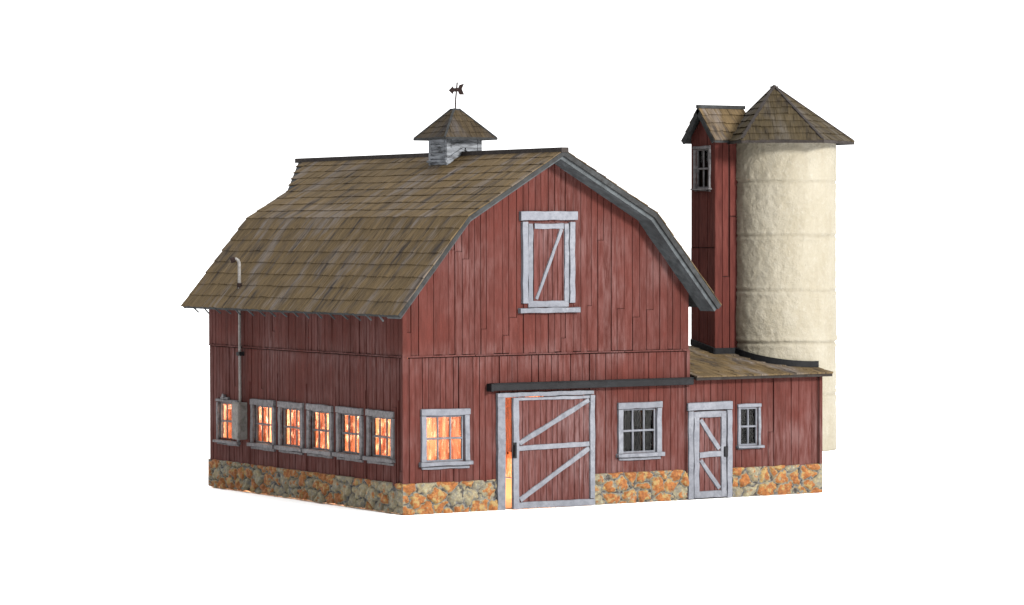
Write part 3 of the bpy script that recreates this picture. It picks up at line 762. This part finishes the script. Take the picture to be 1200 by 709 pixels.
# ================================================================ SILO
SC = (15.14, 2.06); SR = 1.63; ZB, ZT = 1.24, 11.05
silo = root('silo', (SC[0], SC[1], ZB), 'tall cream concrete silo in stacked bands with a six-sided shingled cap', 'silo')
bands = [3.01, 4.66, 6.29, 8.02, 9.72]
zs_ = []
edges = [ZB]+bands+[ZT]
NT = 160; Vv, Ff, Tn = [], [], []
zlist = []
z = ZB
while z < ZT: zlist.append(z); z += .045
zlist.append(ZT)
for z in zlist:
    k = sum(1 for b_ in bands if z > b_); e0, e1 = edges[k], edges[k+1]; s = (z-e0)/(e1-e0)
    for i in range(NT):
        a = 2*math.pi*i/NT
        zz = z+.035*noise.noise(Vector((math.cos(a)*1.5, math.sin(a)*1.5, k*7)))
        dj = min(abs(zz-b_) for b_ in bands)
        bul = .02*math.sin(math.pi*s)+random.Random(k).uniform(-.015, .02)-.012*(s-.5)
        r = SR+bul+.02*noise.noise(Vector((math.cos(a)*3, math.sin(a)*3, z*1.7)))+.014*noise.noise(Vector((math.cos(a)*9, math.sin(a)*9, z*6)))
        g = max(0, 1-dj/.05); r -= .03*g; r += .02*math.exp(-((dj-.1)/.06)**2)
        Vv.append((SC[0]+math.cos(a)*r, SC[1]+math.sin(a)*r, z)); Tn.append(g*.8)
nr = len(zlist)
for j in range(nr-1):
    for i in range(NT): Ff.append([j*NT+i, j*NT+(i+1) % NT, j*NT+NT+(i+1) % NT, j*NT+NT+i])
Ff.append(list(range(NT))[::-1]); Ff.append([(nr-1)*NT+i for i in range(NT)])
mb = MB(); mb.v = Vv; mb.f = Ff; mb.t = [0]*len(Ff); mb.uv = [[(0, 0)]*len(q) for q in Ff]; mb.va['tone'] = Tn
mb.build('wall', SILO, silo, smooth=True)
# six-sided cap
HC = Vector((14.78, 2.1, 0)); HZ, AZ = 10.98, 12.72
mb = MB(); trim = MB(); fr = .04
CAP = [Vector(p) for p in ((14.80, -.40, HZ), (16.98, .85, HZ), (16.98, 3.35, HZ), (14.78, 4.6, HZ), (13.6, 3.5, HZ), (12.62, .87, HZ))]
APEX = Vector((HC.x, HC.y, AZ))
for k in range(6):
    P0, P1 = CAP[k-1], CAP[k]; U = (P1-P0).normalized(); Lk = (P1-P0).length
    s0 = (APEX-P0).dot(U); foot = P0+U*s0; Vd = (APEX-foot)*(1-fr); T = Vd.length
    shingles(mb, P0, U, Vd, T, lambda t: s0*(1-fr)*t/T, lambda t: Lk-(Lk-s0)*(1-fr)*t/T, 8, .26, .42, .05, .02, (k*9, 0))
    dz = Vector((0, 0, -.012))
    mb.poly([P0+dz, P1+dz, P1+(APEX-P1)*(1-fr)+dz, P0+(APEX-P0)*(1-fr)+dz], [(0, 1, 2, 3)], .3)
    beam(trim, P1+Vector((0, 0, .07)), APEX+Vector((0, 0, .07)), .09, .09, seg=6, jit=.008)
    beam(trim, P0+Vector((0, 0, .02)), P1+Vector((0, 0, .02)), .05, .10, seg=4, jit=.006)
mb.poly([p+Vector((0, 0, -.03)) for p in CAP], [tuple(range(6))], .3)
sc = mb.build('roof', ROOF2, silo)
box(trim, ap, HC.x-.09, HC.x+.09, AZ-.06, AZ+.03, HC.y-.09, HC.y+.09)
trim.build('hip_trim', RIDGE, sc)

# ================================================================ CHUTE TOWER beside the silo
cx0_, cx1_, cya, cyb = 12.70, 13.62, 2.40, 3.70
chute = root('silo_chute', (13.15, 3.05, 1.2), 'narrow tall red plank chute tower with a small gable roof against the silo', 'chute tower')
CE, CP = 11.14, 12.05
gab = lambda u: CE+(CP-CE)*(1-abs(u-3.05)/.65)*.72
CW = (2.62, 3.54, 9.42, 10.86)
cwh = win_hole(*CW, cas=.1, lint=.1, sill_h=.06, apron=.04)
mb = MB()
panel(mb, side(cx0_), cya, cyb, 1.2, gab, -.1, -.055, [cwh], (3.05,), .5)
panel(mb, front(cya), cx0_+.1, cx1_, 1.2, flat(CE), -.1, -.055, [], (), .5)
panel(mb, back(cyb), cx0_+.1, cx1_, 1.2, flat(CE), -.1, -.055, [], (), .5)
mb.build('wall_backing', GROOVE, chute)
mb = MB()
for (a, b_) in ((cya, 2.82), (2.83, 3.27), (3.29, cyb)):
    for z0, z1, ww in ((1.2, 7.63, .01), (7.66, None, .0)):
        panel(mb, side(cx0_), a, b_-.02, z0, (gab if z1 is None else flat(z1)), -.06, ww+J(.01), [cwh], (3.05,), None, .004)
spl = [(12.71, 12.98), (12.985, 13.26), (13.27, 13.62)]
for i, (a, b_) in enumerate(spl):
    zj = (99, 6.72, 8.62)[i]
    panel(mb, front(cya), a, b_-.02, 1.2, flat(min(zj, CE)), -.06, .01, [], (), None, .004)
    if zj < CE: panel(mb, front(cya), a+.015, b_-.045, zj+.03, flat(CE), -.06, -.005, [], (), None, .004)
panel(mb, back(cyb), 12.71, 13.62, 1.2, flat(CE), -.06, .01, [], (), .5)
mb.build('wall', RED_PLAIN, chute)
mb = MB(); box(mb, ap, 13.3, 13.35, 1.2, 11.5, cya+.13, cyb-.13); box(mb, ap, 12.85, 13.3, 9.0, 9.05, cya+.13, cyb-.13); mb.build('dark_backing_card', DARKIN, chute)  # near-black core added so the chute window looks dark
window(chute, side(cx0_), *CW, 2, 2, cas=.1, lint=.1, mat=TRIM_SIDE, sill_h=.06, apron=.04, proud=.05, rec=.02)
# small gable roof running into the silo cap
mb = MB()
for sgn in (1, -1):
    ye = 3.05-sgn*.90; O = Vector((12.50, ye, CE-.12)); Vd = Vector((0, sgn*.90, CP-CE+.14)); T = Vd.length
    shingles(mb, O, (1, 0, 0), Vd, T, lambda t: 0, lambda t: 1.75, 4, .2, .34, .045, .02, (80+sgn*5, 0))
cr = mb.build('roof', ROOF, chute)
mb = MB()
for sgn in (1, -1):
    a = Vector((12.52, 3.05-sgn*.88, CE-.13)); b_ = Vector((12.52, 3.05, CP+.0)); d = Vector((0, 0, -.07)); e = Vector((1.7, 0, 0))
    mb.hexa([a+d, b_+d, b_+d+e, a+d+e, a, b_, b_+e, a+e], .3)
    beam(mb, (12.51, 3.05-sgn*.89, CE-.12), (12.51, 3.05, CP+.0), .05, .15)
beam(mb, (12.47, 3.05, CP+.10), (14.3, 3.05, CP+.10), .13, .11, seg=4, jit=.006)
mb.build('ridge_and_rake', FASCIA, cr)

# flashing strip on the shed roof round the chute and silo
pts = [(12.64, 3.62), (12.64, 2.34), (13.455, 2.34)]
a0 = math.atan2(2.40-SC[1], 13.45-SC[0])
a_end = math.atan2(.40-SC[1], 15.1-SC[0])
if a0 > 0: a0 -= 2*math.pi
a_end = math.radians(-84)
aa = a0
RR = SR+.07
ang0 = math.radians(-189); ang1 = math.radians(-88)
for i in range(1, 25):
    a = ang0+(ang1-ang0)*i/24; q = (SC[0]+RR*math.cos(a), SC[1]+RR*math.sin(a))
    if q[1] < 2.32: pts.append(q)
mb = MB()
for (xa, ya), (xb, yb) in zip(pts, pts[1:]):
    za, zb_ = lz(ya)+.02, lz(yb)+.02
    d = Vector((xb-xa, yb-ya, 0)); 
    if d.length < 1e-4: continue
    d.normalize(); n = Vector((-d.y, d.x, 0))*.035; e = d*.004
    A, B = Vector((xa, ya, 0))-e, Vector((xb, yb, 0))+e
    mb.hexa([(A-n)+Vector((0, 0, za)), (B-n)+Vector((0, 0, zb_)), (B+n)+Vector((0, 0, zb_)), (A+n)+Vector((0, 0, za)),
             (A-n)+Vector((0, 0, za+.19)), (B-n)+Vector((0, 0, zb_+.19)), (B+n)+Vector((0, 0, zb_+.19)), (A+n)+Vector((0, 0, za+.19))], .4)
mb.build('flashing', BLACK, sr)
